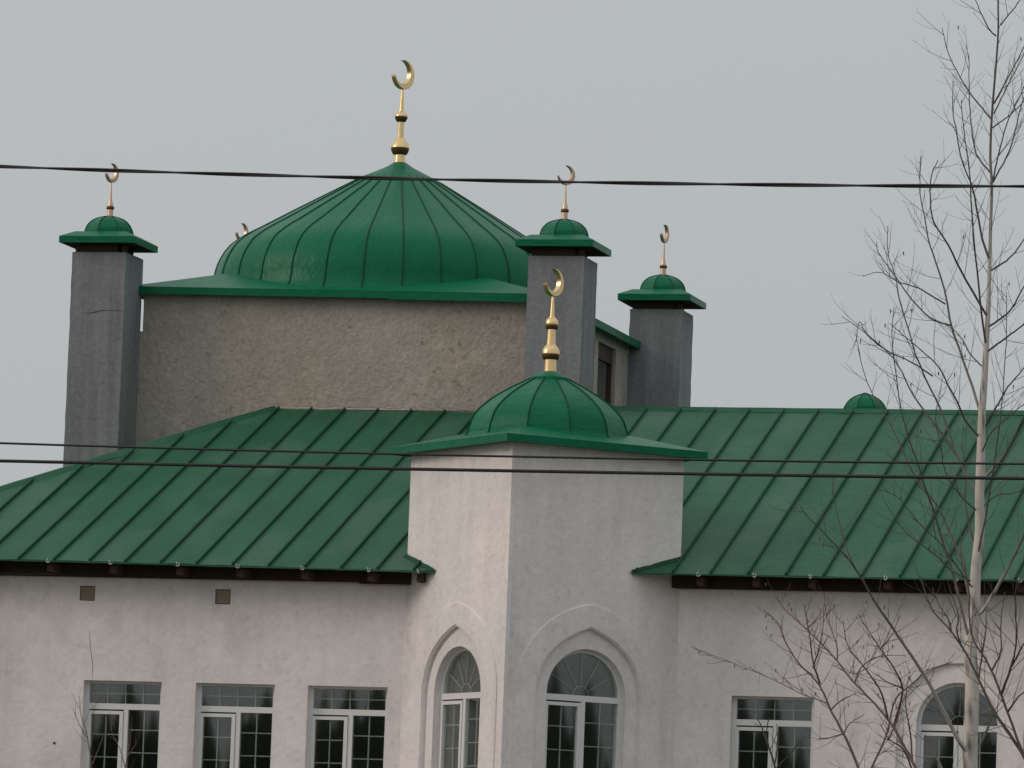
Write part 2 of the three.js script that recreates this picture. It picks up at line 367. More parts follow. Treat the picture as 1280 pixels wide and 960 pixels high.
// ------------------------------------------------------------------ the corner bay
const BAY_TOP = 9.4;
{
  const half = [['left', [-H, 0, 0], -Math.PI / 4, BAY - 1.385], ['right', [0, 0, H], Math.PI / 4, 1.385]];
  for (const [, pos, turn, cx] of half) {
    const front = rectPath(turn > 0 ? 0.06 : 0, BAY, 0, BAY_TOP, THREE.Shape); front.holes.push(pointedPath(cx, 0.86, 3.6, 5.85, 6.40, 0.52, 6.68, 6.86));
    const f = part('bay_wall', extrude(front, -0.06, 0), M.plaster, mosque); f.position.set(...pos); f.rotation.y = turn;
    const backS = rectPath(0.06, BAY - 0.06, 3.5, 7.6, THREE.Shape); backS.holes.push(archPath(cx, 0.65, 4.0, 5.92));
    const b = part('bay_wall', extrude(backS, -0.34, -0.061), M.plaster, mosque); b.position.set(...pos); b.rotation.y = turn;
    const band = new THREE.Shape(), bo = 1.21, bi = 0.875;
    band.moveTo(cx + bi, 3.6); band.lineTo(cx + bo, 3.6); band.lineTo(cx + bo, 5.85);
    band.bezierCurveTo(cx + bo, 6.62, cx + 0.66, 7.1, cx, 7.2); band.bezierCurveTo(cx - 0.66, 7.1, cx - bo, 6.62, cx - bo, 5.85);
    band.lineTo(cx - bo, 3.6); band.lineTo(cx - bi, 3.6); band.lineTo(cx - bi, 5.85);
    band.bezierCurveTo(cx - bi, 6.41, cx - 0.525, 6.695, cx, 6.875); band.bezierCurveTo(cx + 0.525, 6.695, cx + bi, 6.41, cx + bi, 5.85); band.closePath();
    const bd = part('arch_band', extrude(band, 0.002, 0.019, 0.01), M.plaster, mosque); bd.position.set(...pos); bd.rotation.y = turn;
    archWindow(mosque, cx, 0.65, 5.92, 4.0, -0.17, { pos, turn });
  }
  for (const [pos, turn] of [[[0, 0, -H], -Math.PI * 3 / 4], [[H, 0, 0], Math.PI * 3 / 4]]) {
    const m = part('bay_wall', boxG(0.061, BAY - 0.061, 7.52, BAY_TOP, -0.06, 0), M.plaster, mosque); m.position.set(...pos); m.rotation.y = turn;
  }
  const c = part('bay_ceiling', boxG(-1.28, 1.28, 9.2, 9.3, -1.28, 1.28), M.interior, mosque); c.rotation.y = Math.PI / 4;
}

// ------------------------------------------------------------------ main roof: folded metal panels with standing seams
const eaveY = (x) => x < 0 ? 7.655 - 0.0095 * Math.max(-9, x) - 0.012 : 7.69;
const ridgeY = (x) => x < -2.5 ? 10.705 - 0.008 * (Math.max(x, -6.5) + 2.5) : lerp(10.705, 10.8, smooth(-2.5, -0.5, x));
const roofP = (x, v) => new THREE.Vector3(x, lerp(eaveY(x), ridgeY(x), v), lerp(EAVE_Z, RIDGE_Z, v));
const vMax = (x) => clamp(Math.min((x + 11.4) / 5.2, (16.2 - x) / 5.2, 1), 0.001, 1);
const SEAM = 0.5405, roof = group('roof', mosque);
{
  const edges = [-11.4];
  for (let k = -9; k <= 41; k++) { const x = -6.068 + k * SEAM; if (x > -11.3 && x < 16.1) edges.push(x); }
  edges.push(16.2);
  const vMin = (x0, x1) => (Math.max(Math.abs(x0), Math.abs(x1)) < 1.45 ? 0.34 : 0);
  for (let e = 0; e + 1 < edges.length; e++) {
    const x0 = edges[e], x1 = edges[e + 1], nx = 4, nv = 14, pos = [], idx = [], uv = [], v0 = vMin(x0, x1);
    const bow = rr(-0.004, 0.004);
    for (let j = 0; j <= nv; j++) for (let i = 0; i <= nx; i++) {
      const x = lerp(x0, x1, i / nx), v = lerp(v0, vMax(x), j / nv), p = roofP(x, v);
      p.y += 0.018 * (fbm(x * 0.11 + 3, v * 0.8 + e * 0.13, 64, 64, 2, 700) - 0.5) * Math.sin(Math.PI * i / nx) + bow * Math.sin(Math.PI * i / nx);
      pos.push(p.x, p.y, p.z); uv.push(x + e * 1.37, v * 8);
    }
    for (let j = 0; j < nv; j++) for (let i = 0; i < nx; i++) { const a = j * (nx + 1) + i; idx.push(a, a + 1, a + nx + 1, a + 1, a + nx + 2, a + nx + 1); }
    part('roof_panel', meshG(pos, idx, uv), M.sheet, roof);
    if (e > 0) {
      const a = roofP(x0, v0), b = roofP(x0, vMax(x0)), L = a.distanceTo(b);
      const g = boxG(-0.013, 0.013, -0.004, 0.042, 0, L);
      const m = part('standing_seam', g, M.seam, roof); m.position.copy(a); m.lookAt(b);
    }
  }
  // other slopes, behind the ridge and the two hip ends
  const A = roofP(-6.2, 1), B = roofP(11, 1), C = roofP(-11.4, 0), D = roofP(16.2, 0), C2 = C.clone().setZ(-14.9), D2 = D.clone().setZ(-14.9);
  const A2 = A.clone().setZ(-7.2), B2 = B.clone().setZ(-7.2);
  const quad = (a, b, c, d) => meshG([a, b, c, d].flatMap((p) => [p.x, p.y - 0.01, p.z]), [0, 1, 2, 0, 2, 3], [0, 0, 6, 0, 6, 6, 0, 6]);
  part('back_slope', quad(B2, A2, C2, D2), M.sheet, roof);
  part('ridge_strip', quad(A, B, B2, A2), M.sheet, roof);
  part('hip_slope', quad(C2, A2, A, C), M.sheet, roof);
  part('hip_slope', quad(D, B, B2, D2), M.sheet, roof);
  // ridge and hip caps: folded strips with a slightly wavering line
  function capStrip(name, a, b, w, wob) {
    const n = 26, pos = [], idx = [], uv = [], dir = b.clone().sub(a).setY(0).normalize(), side = new THREE.Vector3(-dir.z, 0, dir.x);
    for (let i = 0; i <= n; i++) {
      const p = a.clone().lerp(b, i / n), k = wob * (fbm(i * 0.21, 0.4, 64, 64, 2, 800) - 0.5);
      for (const [s, dy] of [[-1, -0.035], [-0.35, 0.045], [0.35, 0.045], [1, -0.035]]) { pos.push(p.x + side.x * w * s, p.y + dy + k, p.z + side.z * w * s); uv.push(i * 0.3, s); }
    }
    for (let i = 0; i < n; i++) for (let k = 0; k < 3; k++) { const q = i * 4 + k; idx.push(q, q + 1, q + 4, q + 1, q + 5, q + 4); }
    const m = part(name, meshG(pos, idx, uv), M.sheet, roof); m.geometry = m.geometry.toNonIndexed(); m.geometry.computeVertexNormals();
  }
  capStrip('hip_cap', roofP(-11.4, 0), roofP(-6.17, 1), 0.13, 0.06);
  capStrip('hip_cap', roofP(16.2, 0), roofP(11, 1), 0.13, 0.05);
  capStrip('ridge_cap', roofP(-1.0, 1), roofP(11, 1), 0.12, 0.015);
}
// mortar fillet where the roof runs against the drum
{
  const t = newTube(), pts = [];
  for (let i = 0; i <= 60; i++) { const x = lerp(-6.3, -1.9, i / 60), p = roofP(x, 1); pts.push(new THREE.Vector3(x, p.y + 0.01 + 0.05 * (fbm(x * 0.9, 0.3, 64, 64, 3, 910) - 0.5), p.z - 0.06)); }
  tubeArrays(t, pts, (f) => 0.035 + 0.025 * fbm(f * 3, 0.7, 64, 64, 3, 920), 6);
  const g = tubeGeometry(t); part('mortar_fillet', metreUV(g), M.cement, mosque);
}
// eaves: drip edge, dark fascia, rafter tails, white gutter hooks
for (const [xa, xb] of [[-11.2, -1.44], [1.45, 16.0]]) {
  const n = 20, seg = (xb - xa) / n, pos = [];
  const strip = [];
  for (let i = 0; i < n; i++) {
    const x0 = xa + seg * i, x1 = x0 + seg, y0 = eaveY(x0), y1 = eaveY(x1), w = () => 0.006 * (rnd() - 0.5);
    const g = new THREE.BoxGeometry(seg, 0.02, 0.03); g.translate((x0 + x1) / 2, (y0 + y1) / 2 - 0.013 + w(), EAVE_Z - 0.012); strip.push(metreUV(g));
  }
  part('drip_edge', merge(strip), M.sheet, mosque);
  const fa = xa < 0 ? xa : 1.92, fb = xa < 0 ? -1.91 : xb, f = [];
  for (let i = 0; i < 12; i++) { const x0 = lerp(fa, fb, i / 12), x1 = lerp(fa, fb, (i + 1) / 12), y = (eaveY(x0) + eaveY(x1)) / 2; f.push(boxG(x0, x1 - 0.004, y - 0.165 + rr(-0.008, 0.008), y + 0.13, 0.08, 0.12)); }
  f.forEach((g) => part('fascia_board', g, M.timber, mosque));
  part('soffit', boxG(fa, fb, 7.52, 7.535, 0.002, 0.079), M.timber, mosque);
}
const HOOKS = [-9.2, -8.2, -7.233, -6.283, -5.267, -4.364, -3.395, -2.407, -1.673, 2.411, 3.216, 4.017, 5.086, 6.081, 6.98, 7.95, 8.9];
HOOKS.forEach((x, i) => {
  const y = eaveY(x);
  part('rafter_tail', boxG(x - 0.05, x + 0.05, y - 0.15, y - 0.03, 0.121, 0.5), M.rafter, mosque);
  const g = new THREE.TorusGeometry(0.024, 0.0075, 5, 10, Math.PI * rr(1.0, 1.35)); g.rotateZ(Math.PI * rr(0.95, 1.15)); g.rotateY(rr(-1.2, 0.6)); g.translate(x, y - 0.01, EAVE_Z + 0.02);
  const s = new THREE.BoxGeometry(0.014, 0.035, 0.008); s.rotateZ(rr(-0.5, 0.5)); s.translate(x - 0.02, y + 0.012, EAVE_Z + 0.005);
  part('gutter_hook', merge([g, s]), M.white, mosque);
});
// flashings bent up where the roof edge meets the bay
for (const sx of [-1, 1]) {
  const P = (x, z, up) => { const p = roofP(sx * x, (EAVE_Z - z) / (EAVE_Z - RIDGE_Z)); return [p.x, p.y + up, p.z]; };
  const pos = [], idx = [];
  const n = 8;
  for (let i = 0; i <= n; i++) { const t = i / n, x = lerp(1.43, 2.03, t), z = lerp(0.61, 0.0, t); pos.push(...P(x + 0.07, z + 0.0, 0.012), ...P(x + 0.012, z + 0.012, 0.02), ...P(x + 0.012, z + 0.012, 0.03 + 0.035 * fbm(t * 2.3, 0.2 + sx, 64, 64, 2, 950))); }
  for (let i = 0; i < n; i++) for (const k of [0, 1]) { const a = i * 3 + k; idx.push(a, a + 1, a + 3, a + 1, a + 4, a + 3); }
  part('flashing', meshG(pos, idx, pos.map(() => 0).slice(0, pos.length / 3 * 2)), M.seam, mosque);
}

// ------------------------------------------------------------------ domes, brims and finials
function rings(list, hz = 1, dz = 0) {             // stacked rectangular rings [halfX, y, halfZ?], flat shaded
  const pos = [], uv = [];
  const cor = (r) => { const hx = r[0], z = r[2] ?? r[0]; return [[-hx, r[1], z], [hx, r[1], z], [hx, r[1], -z], [-hx, r[1], -z]]; };
  for (let k = 0; k + 1 < list.length; k++) {
    const a = cor(list[k]), b = cor(list[k + 1]);
    for (let s = 0; s < 4; s++) {
      const q = [a[s], a[(s + 1) % 4], b[(s + 1) % 4], b[s]];
      for (const i of [0, 1, 2, 0, 2, 3]) { pos.push(...q[i]); uv.push(q[i][0] + s * 2.1, q[i][1] * 2 + q[i][2]); }
    }
  }
  const g = new THREE.BufferGeometry();
  g.setAttribute('position', new THREE.Float32BufferAttribute(pos, 3));
  g.setAttribute('uv', new THREE.Float32BufferAttribute(uv, 2));
  g.computeVertexNormals();
  return g;
}
function ribbedDome(parent, profile, n, offset, faceted, sub, seamR, seamFrom = 0, seamTo = 1) {
  const curve = new THREE.CatmullRomCurve3(profile.map(([r, y]) => new THREE.Vector3(r, y, 0)), false, 'centripetal').getPoints(26);
  for (let k = 0; k < n; k++) {
    const a0 = offset + k / n * 2 * Math.PI, a1 = offset + (k + 1) / n * 2 * Math.PI, pos = [], uv = [], idx = [];
    for (let j = 0; j < curve.length; j++) for (let i = 0; i <= sub; i++) {
      const t = i / sub, r = curve[j].x, a = lerp(a0, a1, t);
      let x = r * Math.sin(a), z = r * Math.cos(a);
      if (faceted) { x = r * lerp(Math.sin(a0), Math.sin(a1), t); z = r * lerp(Math.cos(a0), Math.cos(a1), t); }
      pos.push(x, curve[j].y, z); uv.push(k * 0.77 + t * r * 0.5, j * 0.12);
    }
    for (let j = 0; j + 1 < curve.length; j++) for (let i = 0; i < sub; i++) { const q = j * (sub + 1) + i; idx.push(q, q + 1, q + sub + 1, q + 1, q + sub + 2, q + sub + 1); }
    const g = meshG(pos, idx, uv);
    if (!faceted) { // smooth round the dome
      const p = g.attributes.position, nn = g.attributes.normal;
      for (let j = 0; j < curve.length; j++) {
        const ja = curve[Math.max(0, j - 1)], jb = curve[Math.min(curve.length - 1, j + 1)], dr = jb.x - ja.x, dy = jb.y - ja.y, l = Math.hypot(dr, dy);
        for (let i = 0; i <= sub; i++) { const a = lerp(a0, a1, i / sub), q = j * (sub + 1) + i; nn.setXYZ(q, dy / l * Math.sin(a), -dr / l, dy / l * Math.cos(a)); }
      }
    }
    part('dome_panel', g, M.dome, parent);
    const t = newTube(), pts = curve.slice(Math.floor(seamFrom * 26), Math.floor(seamTo * 26) + 1).map((c) => new THREE.Vector3((c.x + 0.004) * Math.sin(a0), c.y + 0.003, (c.x + 0.004) * Math.cos(a0)));
    tubeArrays(t, pts, () => seamR, 5);
    part('dome_seam', tubeGeometry(t), M.domeSeam, parent);
  }
}
function lathe(profile) { return new THREE.LatheGeometry(profile.map(([r, y]) => new THREE.Vector2(r, y)), 20); }
function crescentG(R, depth, open, turn) {
  const r = 0.85, d = 0.25, a = 47 * Math.PI / 180, b = Math.atan2(Math.sin(a), Math.cos(a) - d), s = new THREE.Shape();
  const N = 40;
  for (let i = 0; i <= N; i++) { const t = lerp(a, 2 * Math.PI - a, i / N); s[i ? 'lineTo' : 'moveTo'](R * Math.cos(t), R * Math.sin(t)); }
  for (let i = 1; i < N; i++) { const t = lerp(2 * Math.PI - b, b, i / N) ; s.lineTo(R * (d + r * Math.cos(t)), R * r * Math.sin(t)); }
  s.closePath();
  const g = new THREE.ExtrudeGeometry(s, { depth, bevelEnabled: true, bevelSize: R * 0.02, bevelThickness: R * 0.02, bevelSegments: 1 });
  g.translate(0, 0, -depth / 2); g.rotateZ(open); g.rotateY(turn);
  return g;
}
const DEG = Math.PI / 180;

// drum walls
const DR = { x0: -8.408, x1: -1.913, z0: -13.07, z1: -6.938 }, DCX = (DR.x0 + DR.x1) / 2, DCZ = (DR.z0 + DR.z1) / 2;
{
  const yTop = 12.57;
  function slab(w, h, t, nx, ny) { const g = new THREE.BoxGeometry(w, h, t, nx, ny, 1); return g; }
  const fw = slab(DR.x1 - DR.x0, yTop - 9, 0.35, 26, 14); fw.translate(DCX, (9 + yTop) / 2, DR.z1 - 0.175); metreUV(fw); part('drum_wall', roughen(fw, 0.012, 2), M.cement, mosque);
  const bw = slab(DR.x1 - DR.x0, yTop - 9, 0.35, 4, 4); bw.translate(DCX, (9 + yTop) / 2, DR.z0 + 0.175); part('drum_wall', metreUV(bw), M.cement, mosque);
  const lw = slab(0.35, yTop - 9, DR.z1 - DR.z0 - 0.702, 1, 8); lw.translate(DR.x0 + 0.175, (9 + yTop) / 2, DCZ); part('drum_wall', metreUV(lw), M.cement, mosque);
  // right wall with three window openings; local x runs from the front corner to the back one
  const L = DR.z1 - DR.z0 - 0.702, sh = rectPath(0, L, 9, yTop, THREE.Shape), wins = [[0.42, 1.68], [2.1, 3.36], [3.62, 4.88]];
  for (const [a, b] of wins) sh.holes.push(rectPath(a, b, 10.75, 12.33));
  const rw = part('drum_wall', extrude(sh, -0.35, 0), M.cement, mosque); rw.rotation.y = Math.PI / 2; rw.position.set(DR.x1, 0, DR.z1 - 0.351);
  for (const [a, b] of wins) {
    const w = group('drum_window', mosque, [DR.x1, 0, DR.z1 - 0.351], Math.PI / 2);
    part('frame', bars([[a, a + 0.07, 10.75, 12.33, -0.14, -0.06], [b - 0.07, b, 10.75, 12.33, -0.14, -0.06], [a + 0.07, b - 0.07, 12.08, 12.33, -0.14, -0.06], [a + 0.07, b - 0.07, 10.75, 10.82, -0.14, -0.06]]), M.brownFrame, w);
    part('pane', boxG(a + 0.065, b - 0.065, 10.81, 12.09, -0.102, -0.098), M.glass, w);
  }
  part('drum_floor', boxG(DR.x0 + 0.36, DR.x1 - 0.36, 9.0, 9.1, DR.z0 + 0.36, DR.z1 - 0.36), M.interior, mosque);
}
// drum roof: fascia, apron and the great dome
{
  const dr = group('great_dome', mosque, [DCX - 0.15, 0, DCZ]);
  dr.rotation.z = -0.012;
  const hx = (DR.x1 - DR.x0) / 2 + 0.2, hz = (DR.z1 - DR.z0) / 2 + 0.2, yb = 12.49, yt = 12.61;
  // four apron sheets and four fascias, front ones in two lapped lengths
  const inner = 1.95, rise = 0.29 * (hx - inner);
  const sheetQuad = (a, b, c, d) => meshG([...a, ...b, ...c, ...d], [0, 1, 2, 0, 2, 3], [a[0], a[2], b[0], b[2], c[0], c[2], d[0], d[2]]);
  const o = [[-hx, yt, hz], [hx, yt, hz], [hx, yt, -hz], [-hx, yt, -hz]], iN = [[-inner, yt + rise, inner], [inner, yt + rise, inner], [inner, yt + rise, -inner], [-inner, yt + rise, -inner]];
  for (let s = 0; s < 4; s++) part('apron_sheet', sheetQuad(o[s], o[(s + 1) % 4], iN[(s + 1) % 4], iN[s]), M.dome, dr);
  part('fascia', boxG(-hx, 0.9, yb + 0.006, yt - 0.001, hz - 0.02, hz), M.dome, dr);
  part('fascia', boxG(0.85, hx, yb - 0.012, yt - 0.004, hz - 0.015, hz + 0.006), M.dome, dr);
  part('fascia', boxG(-hx, hx, yb, yt - 0.001, -hz, -hz + 0.02), M.dome, dr);
  part('fascia', boxG(hx - 0.02, hx, yb, yt - 0.001, -hz + 0.021, hz - 0.021), M.dome, dr);
  part('fascia', boxG(-hx, -hx + 0.02, yb, yt - 0.001, -hz + 0.021, hz - 0.021), M.dome, dr);
  part('soffit', rings([[hx - 0.022, yb + 0.03, hz - 0.022], [2.9, yb + 0.035, 2.75]]), M.dome, dr);
  ribbedDome(dr, [[3.07, 12.64], [2.99, 12.78], [2.95, 12.95], [2.93, 13.1], [2.87, 13.3], [2.72, 13.55], [2.47, 13.75], [2.2, 13.91], [1.63, 14.25], [1.08, 14.57], [0.64, 14.82], [0.4, 14.935], [0.12, 15.09]], 30, 6 * DEG, false, 3, 0.0125, 0, 0.86);
  part('dome_cap', lathe([[0.74, 14.76], [0.745, 14.785], [0.41, 14.945], [0.22, 15.04], [0.1, 15.12], [0.02, 15.125]]), M.dome, dr);
  const fin = group('finial', mosque, [DCX + 0.02, 15.105, DCZ]);
  part('finial_base', lathe([[0.001, -0.02], [0.095, -0.02], [0.092, 0.0], [0.082, 0.142]]), M.gold, fin);
  part('finial_bowl', lathe([[0.085, 0.14], [0.115, 0.15], [0.142, 0.2], [0.149, 0.245]]), M.bronze, fin);
  part('finial_ball', lathe([[0.14, 0.2449], [0.152, 0.245], [0.15, 0.262], [0.138, 0.30], [0.115, 0.345], [0.085, 0.385], [0.06, 0.42]]), M.gold, fin);
  part('finial_neck', lathe([[0.056, 0.41], [0.052, 0.5], [0.05, 0.685]]), M.gold, fin);
  part('finial_bowl', lathe([[0.05, 0.68], [0.075, 0.69], [0.1, 0.735], [0.105, 0.765]]), M.bronze, fin);
  part('finial_ball', lathe([[0.1, 0.7649], [0.108, 0.765], [0.106, 0.79], [0.085, 0.83], [0.05, 0.855]]), M.gold, fin);
  part('finial_spike', lathe([[0.05, 0.85], [0.038, 0.87], [0.018, 1.24], [0.001, 1.25]]), M.gold, fin);
  const c = part('crescent', crescentG(0.235, 0.08, 142 * DEG, 64 * DEG), M.gold, fin); c.position.set(0, 1.24 + 0.225, 0);
}
// bay roof: brim, faceted dome, finial
{
  const b = group('bay_dome', mosque, [0, 0, 0]); b.rotation.y = Math.PI / 4;
  const hs = (H + 0.34) / S2, yb = 9.37, yt = 9.475, inner = 0.75, rise = 0.27 * (hs - inner);
  const quad = (a, q, c, d, s) => meshG([...a, ...q, ...c, ...d], [0, 1, 2, 0, 2, 3], [a[0] + s, a[2], q[0] + s, q[2], c[0] + s, c[2], d[0] + s, d[2]]);
  const o = [[-hs, yt, hs], [hs, yt, hs], [hs, yt, -hs], [-hs, yt, -hs]], iN = [[-inner, yt + rise, inner], [inner, yt + rise, inner], [inner, yt + rise, -inner], [-inner, yt + rise, -inner]];
  for (let s = 0; s < 4; s++) part('brim_sheet', quad(o[s], o[(s + 1) % 4], iN[(s + 1) % 4], iN[s], s * 1.3), M.dome, b);
  part('fascia', boxG(-hs, hs, yb, yt - 0.001, hs - 0.02, hs), M.dome, b);
  part('fascia', boxG(-hs, hs, yb, yt - 0.001, -hs, -hs + 0.02), M.dome, b);
  part('fascia', boxG(hs - 0.02, hs, yb, yt - 0.001, -hs + 0.021, hs - 0.021), M.dome, b);
  part('fascia', boxG(-hs, -hs + 0.02, yb, yt - 0.001, -hs + 0.021, hs - 0.021), M.dome, b);
  part('soffit', rings([[hs - 0.022, yb + 0.012], [1.3, yb + 0.016]]), M.dome, b);
  const dome = group('ribbed_dome', mosque, [0, 0, 0]);
  ribbedDome(dome, [[1.26, 9.55], [1.19, 9.64], [1.165, 9.74], [1.085, 9.93], [0.905, 10.115], [0.665, 10.28], [0.40, 10.425], [0.22, 10.52]], 12, 14.3 * DEG + 15 * DEG, true, 2, 0.012);
  part('dome_cap', lathe([[0.3, 10.475], [0.305, 10.505], [0.18, 10.56], [0.11, 10.6], [0.02, 10.61]]), M.dome, dome);
  const fin = group('finial', mosque, [0, 10.57, 0]);
  part('finial_base', lathe([[0.001, -0.02], [0.093, -0.02], [0.09, 0], [0.082, 0.205]]), M.gold, fin);
  part('finial_bowl', lathe([[0.082, 0.203], [0.112, 0.208], [0.124, 0.25], [0.126, 0.27]]), M.bronze, fin);
  part('finial_ball', lathe([[0.12, 0.2699], [0.129, 0.27], [0.128, 0.29], [0.126, 0.33], [0.108, 0.37], [0.068, 0.418]]), M.gold, fin);
  part('finial_neck', lathe([[0.068, 0.41], [0.062, 0.5], [0.056, 0.642]]), M.gold, fin);
  part('finial_bowl', lathe([[0.056, 0.64], [0.084, 0.645], [0.091, 0.68], [0.092, 0.70]]), M.bronze, fin);
  part('finial_ball', lathe([[0.088, 0.6999], [0.095, 0.70], [0.094, 0.73], [0.088, 0.765], [0.064, 0.8], [0.045, 0.812]]), M.gold, fin);
  part('finial_spike', lathe([[0.045, 0.808], [0.035, 0.83], [0.017, 1.13], [0.001, 1.14]]), M.gold, fin);
  const c = part('crescent', crescentG(0.195, 0.07, 142 * DEG, 66 * DEG), M.gold, fin); c.position.set(0, 1.13 + 0.187, 0);
}
// corner turrets
const TW = 0.886;
function turret(cx, cz, dy, crescentTurn, bottom, gapSide) {
  const t = group('corner_turret', mosque, [cx, dy, cz]);
  const top = 13.09;
  const g = new THREE.BoxGeometry(TW, top - bottom, TW, 4, 30, 4); g.translate(0, (top + bottom) / 2, 0); metreUV(g, cx * 1.7, cz * 0.9);
  { const p = g.attributes.position; for (let i = 0; i < p.count; i++) { const x = p.getX(i) + cx * 7, y = p.getY(i), z = p.getZ(i) + cz * 5; p.setX(i, p.getX(i) + 0.02 * n3(x * 0.5, y * 2, z * 0.5, 610)); p.setZ(i, p.getZ(i) + 0.02 * n3(x * 0.5 + 9, y * 2, z * 0.5, 640)); } g.computeVertexNormals(); }
  part('shaft', g, M.turret, t);
  part('neck', boxG(-0.41, 0.29, top, 13.215, -0.40, 0.405), M.rafter, t);
  part('neck_post', boxG(0.355, 0.425, top, 13.215, 0.30, 0.405), M.timber, t);
  part('cap_soffit', rings([[0.02, 13.222], [0.600, 13.22]]), M.rafter, t);
  part('cap', rings([[0.601, 13.222], [0.62, 13.222], [0.62, 13.325], [0.42, 13.425], [0.02, 13.44]]), M.dome, t);
  const d = [[0.405, 13.41], [0.4, 13.47], [0.36, 13.56], [0.27, 13.645], [0.15, 13.695], [0.045, 13.72]];
  ribbedDome(t, d, 8, 14.3 * DEG + 22.5 * DEG, true, 1, 0.006);
  part('finial_base', lathe([[0.001, 13.69], [0.052, 13.69], [0.05, 13.71], [0.046, 13.832]]), M.copper, t);
  part('finial_collar', lathe([[0.046, 13.83], [0.062, 13.835], [0.063, 13.87], [0.055, 13.88], [0.042, 13.885]]), M.bronze, t);
  part('finial_spike', lathe([[0.044, 13.883], [0.042, 13.915], [0.022, 13.99], [0.009, 14.27], [0.001, 14.275]]), M.copper, t);
  const c = part('crescent', crescentG(0.15, 0.05, 140 * DEG, crescentTurn), M.copper, t); c.position.set(0, 14.27 + 0.145, 0);
  return t;
}
const TX0 = DR.x0 - TW / 2, TX1 = DR.x1 + TW / 2, TZ1 = DR.z1 + TW / 2, TZ0 = DR.z0 - TW / 2;
turret(TX0 - 0.03, TZ1 + 0.03, 0.005, (14 + 58) * DEG, 8.2);
turret(TX1, TZ1, -0.015, (14 + 33) * DEG, 8.6);
turret(TX1, TZ0, 0.03, (14 + 68) * DEG, 7.6);
turret(TX0, TZ0, 0.03, (14 + 55) * DEG, 7.6);
crack('wall_crack', [[TX0 - 0.30, 12.13, TZ1 + 0.03 + TW / 2 + 0.004], [TX0 - 0.12, 12.13, TZ1 + 0.03 + TW / 2 + 0.006], [TX0 + 0.05, 12.17, TZ1 + 0.03 + TW / 2 + 0.005], [TX0 + 0.38, 12.165, TZ1 + 0.03 + TW / 2 + 0.003]], 0.0045, mosque);
part('mortar_joint', boxG(DR.x0 - 0.05, DR.x0 + 0.02, 8.6, 11.95, DR.z1 - 0.12, DR.z1 + 0.02), M.cement, mosque);
// small green dome on its shaft behind the ridge
{
  const v = group('ventilation_turret', mosque, [2.5, 0, -11]);
  part('shaft', boxG(-0.3, 0.3, 8, 11.12, -0.3, 0.3), M.turret, v);
  part('cap', rings([[0.30, 11.1], [0.42, 11.12], [0.42, 11.18], [0.36, 11.2]]), M.dome, v);
  ribbedDome(v, [[0.365, 11.19], [0.35, 11.29], [0.27, 11.4], [0.14, 11.48], [0.03, 11.52]], 8, 37 * DEG, true, 1, 0.006);
  part('dome_cap', lathe([[0.045, 11.5], [0.045, 11.53], [0.001, 11.54]]), M.dome, v);
}

// ------------------------------------------------------------------ spruce wood round the place, off to the sides and behind the viewer: the lower panes mirror it
{
  reseed(77);
  const g = [], tier = 6;
  for (let k = 0; k < tier; k++) {
    const y0 = 0.08 + 0.14 * k, y1 = y0 + 0.26, r = 0.2 * (1 - k / (tier + 0.6)), n = 18, pos = [0, Math.min(1, y1), 0], idx = [];
    for (let i = 0; i < n; i++) { const a = i / n * 2 * Math.PI, q = r * (i % 2 ? 1 : 0.68) * rr(0.85, 1.15); pos.push(q * Math.cos(a), y0 + (i % 2 ? -0.03 : 0.02) + rr(-0.01, 0.01), q * Math.sin(a)); idx.push(0, 1 + (i + 1) % n, 1 + i); }
    g.push(meshG(pos, idx).toNonIndexed());
  }
  const tr = new THREE.CylinderGeometry(0.008, 0.018, 0.5, 6).toNonIndexed(); tr.translate(0, 0.25, 0); tr.deleteAttribute('uv'); g.push(tr);
  const geo = mergeGeometries(g), spots = [];
  for (let k = 0; k < 1500; k++) {
    const az = rnd() * 2 * Math.PI, R = rr(135, 175), x = 10 + R * Math.sin(az), z = 20 + R * Math.cos(az);
    const dx = x - 19.8, dz = z - 79.9, c = (dx * -0.247 + dz * -0.969) / Math.hypot(dx, dz);
    if (c > Math.cos(0.42)) continue;
    spots.push([x, z, rr(12, 15.2) * R / 150, rnd() * 6.28, rr(0.95, 1.5)]);
  }
  const im = new THREE.InstancedMesh(geo, M.spruce, spots.length), o = new THREE.Object3D();
  spots.forEach(([x, z, h, t, w], i) => { o.position.set(x, 0, z); o.rotation.y = t; o.scale.set(h * w, h, h * w); o.updateMatrix(); im.setMatrixAt(i, o.matrix); });
  im.name = 'spruce_wood'; im.userData = { kind: 'stuff', label: 'far-off dark spruce wood around the place', category: 'wood' };
  im.castShadow = im.receiveShadow = true; scene.add(im);
}

